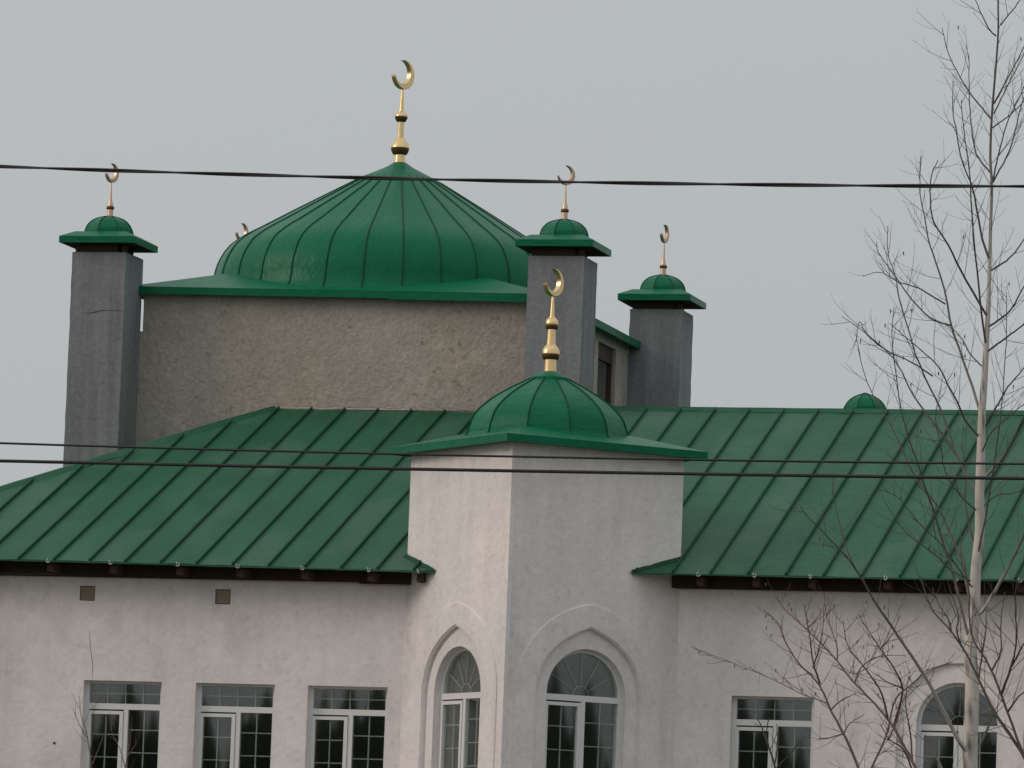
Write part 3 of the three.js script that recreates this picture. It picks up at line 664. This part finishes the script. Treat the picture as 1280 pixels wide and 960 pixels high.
// ------------------------------------------------------------------ overhead cables and their poles
{
  const poleX = [-7.5, 32.5];
  poleX.forEach((x, i) => {
    const p = group('utility_pole', scene, [x, 0, 39.8]);
    thing(p, i ? 'wooden cable pole at the far right end of the overhead cables' : 'wooden cable pole at the far left end of the overhead cables', 'pole');
    part('post', new THREE.CylinderGeometry(0.11, 0.16, 9.6, 14).translate(0, 4.8, 0), M.pole, p);
    for (const y of [8.74, 5.94, 5.66]) part('bracket', boxG(-0.03, 0.03, y - 0.1, y + 0.02, 0.1, 0.3), M.cable, p);
  });
  const cat = [
    ['overhead_cable', 'thick twisted black cable crossing the sky in front of the great dome', [0.0022958, -0.06106, 7.8977], 0.008, true],
    ['overhead_cable', 'thin black cable, upper of the pair crossing the roof', [0.001491, -0.03497, 5.7295], 0.0085, false],
    ['overhead_cable', 'thicker black cable, lower of the pair crossing the roof', [0.000574, -0.0137, 5.5065], 0.0125, false],
  ];
  for (const [name, label, [a, b, c], r, twist] of cat) {
    const t = newTube(), N = twist ? 420 : 160, X = [];
    for (let s = 0; s < (twist ? 2 : 1); s++) {
      const pts = [];
      for (let i = 0; i <= N; i++) {
        const x = lerp(-7.5, 32.5, i / N), y = a * x * x + b * x + c, ph = x * 3.1 + s * Math.PI, q = twist ? 0.007 : 0;
        pts.push(new THREE.Vector3(x, y + q * Math.sin(ph), 40 + q * Math.cos(ph)));
      }
      tubeArrays(t, pts, () => r, 7);
    }
    thing(part(name, tubeGeometry(t), M.cable, scene), label, 'cable', 'overhead cables');
  }
}

// ------------------------------------------------------------------ bare trees
const UP = new THREE.Vector3(0, 1, 0);
function linePts(a) { const p = []; for (let i = 2; i < a.length; i += 3) p.push(new THREE.Vector3(a[i], a[i + 1], a[i + 2])); return p; }
function barkColour(kind) {
  return (p, r, ang) => {
    const n = fbm(p.y * 0.9 + 2, ang * 0.3 + p.x, 64, 64, 3, 1001), m = fbm(p.y * 2.3, ang * 0.8, 64, 64, 2, 1011);
    if (kind === 'birch') {
      const w = smooth(0.009, 0.022, r);                              // thick wood is white-barked, thin wood grey-brown
      const dark = w > 0.5 && m > 0.72 ? 0.25 : 1;
      const k = (0.75 + 0.5 * n) * dark;
      return [lerp(0.10, 0.56, w) * k, lerp(0.09, 0.52, w) * k, lerp(0.085, 0.48, w) * k];
    }
    if (kind === 'dark') { const k = 0.7 + 0.6 * n; return [0.075 * k, 0.062 * k, 0.058 * k]; }
    const k = 0.7 + 0.6 * n; return [0.14 * k, 0.095 * k, 0.085 * k];
  };
}
function growTwigs(out, pts, r0, r1, o, col, level) {
  const n = pts.length;
  let len = 0; for (let i = 1; i < n; i++) len += pts[i].distanceTo(pts[i - 1]);
  const count = Math.floor(len * o.perMetre[level]);
  for (let k = 0; k < count; k++) {
    const f = lerp(o.from, 0.98, (k + rnd() * 0.9) / count), q = f * (n - 1), i = Math.min(n - 2, Math.floor(q));
    const p = pts[i].clone().lerp(pts[i + 1], q - i), T = pts[i + 1].clone().sub(pts[i]).normalize();
    const a = rnd() * 2 * Math.PI, perp = new THREE.Vector3(Math.cos(a), rr(-0.3, 0.5), Math.sin(a)); perp.addScaledVector(T, -perp.dot(T)).normalize();
    const spread = rr(o.spread[0], o.spread[1]);
    const dir = T.clone().multiplyScalar(Math.cos(spread)).addScaledVector(perp, Math.sin(spread)).normalize();
    const L = rr(o.length[level][0], o.length[level][1]) * (1.15 - 0.6 * f), seg = 5, tw = [p];
    for (let s = 1; s <= seg; s++) {
      dir.addScaledVector(UP, o.lift / seg).add(new THREE.Vector3(rr(-1, 1), rr(-1, 1), rr(-1, 1)).multiplyScalar(o.jitter)).normalize();
      tw.push(tw[s - 1].clone().addScaledVector(dir, L / seg));
    }
    const rb = Math.min(lerp(r0, r1, f) * 0.75, o.thick[level]);
    tubeArrays(out, tw, (t) => lerp(rb, o.tip, t), level ? 3 : 4, col);
    if (level + 1 < o.perMetre.length) growTwigs(out, tw, rb, o.tip, o, col, level + 1);
    else if (o.buds && rnd() < o.buds) { const e = tw[seg], t2 = [e, e.clone().add(new THREE.Vector3(0, -0.02, 0)), e.clone().add(new THREE.Vector3(0.003, -0.045, 0))]; tubeArrays(out, t2, (t) => 0.007 * Math.sin(0.4 + 2.5 * t), 4, col); }
  }
}
function bareTree(name, label, category, kind, base, trunkLines, limbs, o, seed, grp) {
  reseed(seed);
  const g = group(name, scene, base), inv = new THREE.Vector3(-base[0], -base[1], -base[2]), col = barkColour(kind), twigs = newTube();
  thing(g, label, category, grp);
  const local = (a) => linePts(a).map((p) => p.add(inv));
  for (const a of trunkLines) {
    const pts = smoothLine(local(a), 70), t = newTube();     const rad = o.profile ? (f) => { const y = pts[Math.round(f * 70)].y; let i = 0; while (i < o.profile.length - 2 && y > o.profile[i + 1][0]) i++; const [y0, r0] = o.profile[i], [y1, r1] = o.profile[i + 1]; return lerp(r0, r1, clamp((y - y0) / (y1 - y0))); } : (f) => lerp(a[0], a[1], f);
    tubeArrays(t, pts, rad, 10, col);
    part('trunk', tubeGeometry(t), M.bark, g);
    if (o.trunkTwigs) growTwigs(twigs, pts.slice(34), 0.012, 0.006, { ...o, perMetre: o.trunkTwigs }, col, 0);
  }
  for (const a of limbs) {
    const pts = smoothLine(local(a), 22), t = newTube();
    for (let i = 2; i < pts.length; i++) pts[i].add(new THREE.Vector3(rr(-1, 1), rr(-1, 1), rr(-1, 1)).multiplyScalar(0.0035));
    tubeArrays(t, pts, (f) => lerp(a[0] * 0.74, a[1] * 0.62, Math.pow(f, 0.8)), 6, col);
    part('limb', tubeGeometry(t), M.bark, g);
    growTwigs(twigs, pts, a[0], a[1], o, col, 0);
  }
  part('twigs', tubeGeometry(twigs), M.bark, g).userData.kind = 'stuff';
  return g;
}
const BIRCH_TRUNK = [
[0.0776,0.0078,10.41,4.05,24.51,10.41,4.49,24.51,10.41,4.89,24.51,10.38,5.23,24.52,10.41,5.5,24.51,10.41,5.86,24.51,10.42,6.07,24.51,10.44,6.36,24.5,10.43,6.67,24.51,10.43,7.1,24.51,10.43,7.53,24.51,10.44,7.79,24.5,10.45,8.13,24.5,10.46,8.56,24.5,10.46,8.99,24.5,10.46,9.42,24.5,10.46,9.76,24.5,10.44,10,24.51,10.44,10.36,24.51,10.45,10.64,24.5,10.47,10.99,24.5,10.48,11.3,24.5,10.47,11.59,24.5,10.48,11.99,24.5,10.48,12.47,24.5]];
const BIRCH_LIMBS = [
[0.0194,0.0062,10.41,7.52,24.51,10.29,7.81,24.36,10.16,8.1,24.2,10.02,8.42,24.03,9.91,8.79,23.83,9.78,9.1,23.67,9.7,9.28,23.58,9.62,9.54,23.44,9.54,9.8,23.3,9.5,10.04,23.17,9.48,10.26,23.05],
[0.0175,0.0062,10.45,8.46,24.5,10.26,8.83,24.9,10.15,9.09,25.16,10.05,9.27,25.37,10.04,9.48,25.54,10.07,9.67,25.68,10.15,9.81,25.79],
[0.0155,0.0058,10.45,8.17,24.5,10.43,8.43,24.68,10.42,8.76,24.9,10.41,9.21,25.2,10.41,9.47,25.37,10.42,9.71,25.53,10.4,9.96,25.7,10.39,10.25,25.9,10.39,10.36,25.97],
[0.0175,0.0058,10.46,9.01,24.5,10.4,9.19,24.57,10.35,9.46,24.66,10.31,9.7,24.74,10.29,9.76,24.77,10.21,9.97,24.85,10.16,10.29,24.96,10.14,10.4,24.99,10.15,10.69,25.08],
[0.0136,0.0058,10.44,9.88,24.51,10.29,10.06,24.4,10.22,10.26,24.28,10.15,10.57,24.09,10.1,10.89,23.89,10.06,11.19,23.71],
[0.0124,0.0058,10.44,10.4,24.51,10.2,10.68,24.39,10.06,10.89,24.3,9.94,11.11,24.21,9.85,11.38,24.1],
[0.0116,0.0050,10.46,11.23,24.5,10.4,11.29,24.54,10.32,11.44,24.59,10.27,11.57,24.64,10.23,11.7,24.68],
[0.0097,0.0054,10.5,11.34,24.49,10.7,11.57,24.58,10.82,11.74,24.64],
[0.0097,0.0054,10.46,10.56,24.5,10.64,10.82,24.7,10.8,11.05,24.88,10.92,11.25,25.05],
[0.0097,0.0054,10.46,10.46,24.5,10.57,10.76,24.38,10.71,11.12,24.23,10.8,11.33,24.14],
[0.0116,0.0054,10.47,9.8,24.5,10.54,10.09,24.57,10.63,10.38,24.64,10.78,10.68,24.7,10.88,10.91,24.75],
[0.0116,0.0054,10.47,9.78,24.5,10.61,10.14,24.36,10.67,10.52,24.24,10.7,10.67,24.19,10.75,10.94,24.1],
[0.0101,0.0054,10.45,10.32,24.5,10.66,10.44,24.64,10.79,10.54,24.74,10.97,10.73,24.91],
[0.0140,0.0062,10.46,8.9,24.5,10.66,9.03,24.53,10.81,9.22,24.57,10.97,9.49,24.64],
[0.0163,0.0062,10.46,8.35,24.5,10.69,8.49,24.65,10.86,8.71,24.83,11.09,9.02,25.08],
[0.0155,0.0062,10.46,8.11,24.5,10.86,8.36,24.74,11.2,8.61,24.96],
[0.0175,0.0062,10.43,7.39,24.51,10.54,7.56,24.4,10.64,7.79,24.28,10.77,7.99,24.14,10.97,8.34,23.94],
[0.0272,0.0078,10.43,6.85,24.51,10.5,6.9,24.54,10.7,7.11,24.64,10.89,7.44,24.8,11.15,7.86,25],
[0.0349,0.0078,10.41,5.51,24.51,10.51,5.6,24.53,10.66,5.84,24.58,10.79,6.07,24.63,10.91,6.31,24.69,11.14,6.76,24.79],
[0.0175,0.0054,10.41,7.27,24.51,10.3,7.42,24.72,10.26,7.55,24.86,10.19,7.7,25.03,10.12,7.87,25.22,9.98,8.01,25.46,9.85,8.12,25.66,9.74,8.22,25.83],
[0.0194,0.0054,10.43,6.71,24.51,10.29,6.89,24.46,10.17,7.11,24.4,10,7.33,24.34,9.79,7.58,24.27,9.64,7.8,24.22,9.54,7.98,24.17,9.41,8.14,24.12,9.15,8.35,24.07,8.92,8.5,24.03],
[0.0155,0.0054,10.17,7.11,24.4,9.97,7.57,24.23,9.82,7.83,24.14,9.66,8.16,24.03,9.56,8.43,23.93,9.46,8.68,23.85,9.39,8.95,23.75,9.3,9.16,23.67,9.26,9.48,23.55],
[0.0194,0.0050,10.38,5.25,24.52,10.24,5.91,24.82,10.16,6.21,24.96,10.09,6.47,25.08,10,6.75,25.22,9.96,6.91,25.29,9.89,7.11,25.39,9.82,7.43,25.54,9.78,7.81,25.7,9.76,8.1,25.82,9.79,8.37,25.92],
[0.0213,0.0058,10.39,5.59,24.52,10.33,5.78,24.46,10.26,6.05,24.37,10.13,6.31,24.3,9.98,6.59,24.22,9.83,6.78,24.16,9.69,6.96,24.12,9.5,7.32,24.02,9.35,7.56,23.95,9.17,7.85,23.87,9.04,8.22,23.77],
[0.0349,0.0054,10.4,4.16,24.52,10.35,4.25,24.59,10.25,4.45,24.76,10.11,4.78,25.01,9.97,5.04,25.24,9.78,5.35,25.53,9.63,5.6,25.76,9.51,5.84,25.95,9.39,6.01,26.13,9.15,6.27,26.43,9.06,6.39,26.55],
[0.0101,0.0050,9.51,5.84,25.95,9.42,6.01,25.93,9.31,6.32,25.88,9.23,6.62,25.82,9.23,6.79,25.78],
[0.0233,0.0116,10.42,4.13,24.51,10.45,4.2,24.44,10.53,4.45,24.23,10.56,4.64,24.09],
[0.0233,0.0136,10.29,3.73,24.54,10.11,4.05,24.37,9.91,4.37,24.2],
[0.0132,0.0050,10.02,8.42,24.03,9.85,8.47,24.17,9.68,8.63,24.35,9.53,8.85,24.53,9.39,9.06,24.71,9.38,9.15,24.76],
[0.0116,0.0047,9.93,8.65,23.91,9.7,8.78,24.04,9.49,8.84,24.15,9.33,8.92,24.24,9.17,8.87,24.32],
[0.0116,0.0047,9.86,7.91,24.11,9.69,8.02,24.35,9.51,8.09,24.59,9.33,8.23,24.85,9.28,8.34,24.98,9.28,8.12,25.14],
[0.0116,0.0047,10.44,7.95,24.5,10.3,8.07,24.42,10.15,8.29,24.29,9.97,8.42,24.19,9.84,8.46,24.14],
[0.0116,0.0047,10.42,6.54,24.51,10.27,6.68,24.68,10.15,6.89,24.85,10.12,7.11,24.99,10.09,7.4,25.17,10.12,7.55,25.25],
[0.0132,0.0047,10.42,6.15,24.51,10.28,6.55,24.37,10.24,6.87,24.25,10.18,7.2,24.13,10.17,7.45,24.03],
[0.0132,0.0047,10.42,6.07,24.51,10.52,6.45,24.68,10.6,6.82,24.85,10.69,7.27,25.06,10.76,7.71,25.26,10.82,8.3,25.55,10.83,8.55,25.68],
[0.0116,0.0047,10.41,5.76,24.51,10.32,5.9,24.65,10.13,6.19,24.92,9.96,6.36,25.13,9.77,6.6,25.39,9.6,6.66,25.56],
[0.0116,0.0047,10.41,5.84,24.51,10.2,5.96,24.64,10.02,6.12,24.76,9.84,6.25,24.87,9.7,6.41,24.97,9.59,6.59,25.06],
[0.0116,0.0047,10.43,7.09,24.51,10.56,7.31,24.68,10.75,7.45,24.81,10.95,7.59,24.94],
[0.0116,0.0047,10.43,6.54,24.51,10.57,6.71,24.38,10.74,6.76,24.25,10.92,6.9,24.11]];
const DARK_LIMBS = [
[0.0277,0.0069,12.22,3.28,30.24,11.97,3.66,30.02,11.8,3.93,29.87,11.67,4.1,29.76,11.46,4.37,29.61,11.31,4.62,29.47,11.15,4.88,29.33,11.01,5.06,29.23,10.85,5.21,29.14,10.76,5.35,29.06,10.66,5.57,28.94],
[0.0190,0.0069,11.97,3.66,30.02,11.76,4.01,29.84,11.61,4.33,29.68,11.43,4.7,29.5,11.32,4.86,29.42,11.23,4.98,29.36,11.17,5.21,29.24,11.14,5.46,29.11,11.05,5.68,29,11,6.01,28.83],
[0.0173,0.0055,11.54,4.49,29.61,11.64,4.73,29.72,11.69,4.93,29.81,11.7,5.27,29.98,11.73,5.5,30.09],
[0.0139,0.0052,11.43,4.7,29.5,11.48,4.87,29.37,11.45,5.13,29.22,11.45,5.43,29.04],
[0.0139,0.0052,11.61,4.33,29.68,11.72,4.47,29.73,11.9,4.61,29.77],
[0.0139,0.0052,11.64,4.73,29.72,11.77,4.96,29.76,11.89,5.1,29.78],
[0.0121,0.0048,11.31,4.62,29.47,11.31,4.88,29.31,11.31,5.06,29.19,11.29,5.28,29.05],
[0.0121,0.0048,11.01,5.06,29.23,10.98,5.16,29.2,10.9,5.27,29.18,10.81,5.45,29.14],
[0.0121,0.0048,11.15,4.88,29.33,11.09,5.04,29.4,11.11,5.18,29.45,11.06,5.35,29.52]];
const SHRUB_LIMBS = [
[0.0262,0.0065,8.17,3.87,17.86,8.03,4.3,17.72,7.83,4.68,17.61,7.66,4.94,17.53,7.52,5.21,17.46,7.23,5.49,17.38,7.08,5.71,17.32,6.99,5.9,17.26,6.81,6.05,17.22],
[0.0175,0.0061,7.52,5.23,17.46,7.47,5.44,17.61,7.45,5.76,17.81,7.42,6.07,18.02],
[0.0262,0.0065,8.85,3.98,17.69,8.56,4.4,17.37,8.29,4.79,17.09,7.99,5.09,16.86,7.76,5.29,16.7,7.52,5.54,16.51,7.28,5.76,16.34,7.1,5.91,16.22,6.78,6.16,16.01,6.68,6.29,15.92],
[0.0175,0.0061,8.21,4.89,17.03,8.16,5.17,17.24,8.01,5.43,17.5,7.87,5.63,17.71,7.84,5.9,17.91],
[0.0196,0.0061,8.29,4.79,17.09,8.43,5.21,17.41,8.37,5.41,17.62,8.26,5.6,17.86,8.17,5.76,18.05,8.08,5.95,18.27],
[0.0196,0.0061,8.1,3.95,17.83,8.18,4.31,17.73,8.31,4.69,17.61,8.38,5.09,17.5,8.54,5.26,17.4,8.68,5.41,17.32,8.94,5.51,17.19],
[0.0131,0.0057,7.52,5.54,16.51,7.49,5.71,16.4,7.32,6.07,16.19,7.25,6.34,16.02],
[0.0083,0.0039,7.61,5.02,17.52,7.32,5.11,17.42,7.08,5.22,17.34,6.76,5.35,17.23,6.31,5.51,17.08,5.93,5.64,16.96],
[0.0131,0.0052,7.46,5.39,17.59,7.5,5.52,17.61,7.57,5.79,17.66,7.59,6.09,17.73],
[0.0131,0.0052,7.66,4.94,17.53,7.8,5.05,17.61,7.97,5.12,17.69],
[0.0131,0.0052,7.83,4.68,17.61,7.87,4.79,17.51,8,4.91,17.34],
[0.0131,0.0052,7.83,4.68,17.61,7.69,4.62,17.78,7.59,4.59,17.92],
[0.0131,0.0052,7.76,5.29,16.7,7.84,5.45,16.78,8.02,5.57,16.86,8.36,5.6,16.95],
[0.0131,0.0052,7.1,5.91,16.22,7.19,6.02,16.15,7.25,6.16,16.1],
[0.0131,0.0052,8.25,5.6,17.86,8.34,5.73,17.77,8.42,5.98,17.63],
[0.0175,0.0061,8.63,4.2,17.5,8.52,4.53,17.8,8.41,4.61,17.95,8.33,4.77,18.12],
[0.0175,0.0061,8.56,4.4,17.37,8.51,4.73,17.29,8.44,5.04,17.22,8.44,5.36,17.13],
[0.0148,0.0052,8.42,5.21,17.41,8.29,5.26,17.59,8.19,5.34,17.73],
[0.0148,0.0052,8.39,4.61,17.96,8.45,4.84,17.75,8.46,5.02,17.61]];
const SMALL_SHRUB = [
[0.0229,0.0091,6.64,4.11,15.15,6.56,4.39,15.07,6.47,4.61,15.01,6.35,4.87,14.93,6.29,4.97,14.91],
[0.0137,0.0064,6.55,4.44,15.05,6.55,4.72,14.95,6.52,4.9,14.89],
[0.0137,0.0064,6.47,4.61,15.01,6.44,4.8,15.05,6.48,4.98,15.08],
[0.0119,0.0059,6.56,4.37,15.08,6.72,4.53,15.14,6.84,4.67,15.19]];
const LEFT_SHRUB = [
[0.0113,0.0047,-1.56,3.79,15.18,-1.73,4.36,14.91,-1.84,4.65,14.78,-1.94,4.84,14.69,-1.99,5.04,14.6],
[0.0085,0.0042,-1.73,4.36,14.91,-1.67,4.69,14.96,-1.69,4.93,15.01],
[0.0085,0.0042,-1.78,4.51,14.84,-1.92,4.7,14.79,-2.02,4.89,14.74],
[0.0141,0.0047,-1.26,3.8,15.11,-1.24,4.18,15.03,-1.22,4.52,14.96,-1.22,4.71,14.93],
[0.0085,0.0042,-1.24,4.18,15.03,-1.35,4.42,14.94,-1.48,4.61,14.87,-1.54,4.85,14.78],
[0.0085,0.0042,-1.22,4.33,15,-1.09,4.51,15.08,-1.03,4.7,15.16],
[0.0085,0.0042,-1.67,4.22,14.97,-1.62,4.46,14.86,-1.59,4.64,14.77]];
const birchBase = [0.105, BIRCH_TRUNK[0][1], 10.44, -0.05, 24.5, 10.46, 1.4, 24.5, 10.43, 2.8, 24.5, ...BIRCH_TRUNK[0].slice(2)];
bareTree('birch_tree', 'tall bare birch with white trunk standing before the arched facade window', 'tree', 'birch', [10.44, 0, 24.5], [birchBase], BIRCH_LIMBS,
  { perMetre: [6, 6.5], from: 0.12, spread: [0.5, 1.0], length: [[0.2, 0.7], [0.08, 0.3]], lift: 0.45, jitter: 0.075, thick: [0.0032, 0.0018], tip: 0.0011, trunkTwigs: [5, 6], buds: 0.05,
    profile: [[-0.1, 0.12], [2, 0.095], [4.05, 0.078], [5.23, 0.064], [6.07, 0.05], [6.9, 0.045], [7.8, 0.034], [8.4, 0.025], [9.2, 0.0175], [10, 0.0125], [11.6, 0.008], [12.5, 0.004]] }, 21);
bareTree('dark_tree', 'dark-barked bare tree leaning in beside the white birch trunk', 'tree', 'dark', [12.9, 0, 30.3],
  [[0.1, 0.045, 12.9, -0.05, 30.3, 12.75, 1.6, 30.3, 12.45, 2.7, 30.26, 12.2, 3.3, 30.24]], DARK_LIMBS,
  { perMetre: [7, 5], from: 0.15, spread: [0.5, 1.0], length: [[0.2, 0.6], [0.08, 0.22]], lift: 0.3, jitter: 0.075, thick: [0.0036, 0.002], tip: 0.0013 }, 33);
bareTree('shrub', 'reddish-brown leafless shrub spreading below the eave between two windows', 'shrub', 'red', [8.6, 0, 17.7],
  [[0.035, 0.027, 8.6, -0.05, 17.7, 8.75, 2, 17.7, 8.85, 3.98, 17.69], [0.035, 0.026, 8.5, -0.05, 17.75, 8.2, 2.2, 17.8, 8.1, 3.85, 17.9], [0.03, 0.02, 8.4, -0.05, 17.72, 8.1, 2, 17.9, 8.06, 3.95, 17.9]], SHRUB_LIMBS,
  { perMetre: [9, 7], from: 0.08, spread: [0.5, 1.1], length: [[0.2, 0.6], [0.07, 0.22]], lift: 0.3, jitter: 0.075, thick: [0.0036, 0.002], tip: 0.0013, buds: 0.12 }, 45);
bareTree('shrub', 'small bare sapling whose tip reaches the window right of the bay', 'shrub', 'dark', [6.75, 0, 15.15],
  [[0.03, 0.02, 6.75, -0.05, 15.15, 6.7, 2, 15.15, 6.64, 4.11, 15.15]], SMALL_SHRUB,
  { perMetre: [4, 3], from: 0.2, spread: [0.4, 0.9], length: [[0.12, 0.35], [0.06, 0.15]], lift: 0.3, jitter: 0.075, thick: [0.005, 0.0034], tip: 0.0024 }, 57);
bareTree('shrub', 'thin pale sapling rising in front of the facade window farthest from the bay', 'shrub', 'red', [-1.4, 0, 15.2],
  [[0.025, 0.012, -1.4, -0.05, 15.2, -1.5, 2, 15.2, -1.555, 3.79, 15.18], [0.025, 0.014, -1.35, -0.05, 15.2, -1.28, 2, 15.2, -1.25, 3.8, 15.18]], LEFT_SHRUB,
  { perMetre: [4, 3], from: 0.2, spread: [0.4, 0.9], length: [[0.12, 0.35], [0.06, 0.15]], lift: 0.4, jitter: 0.07, thick: [0.003, 0.002], tip: 0.0014 }, 69);

renderer.render(scene, camera);
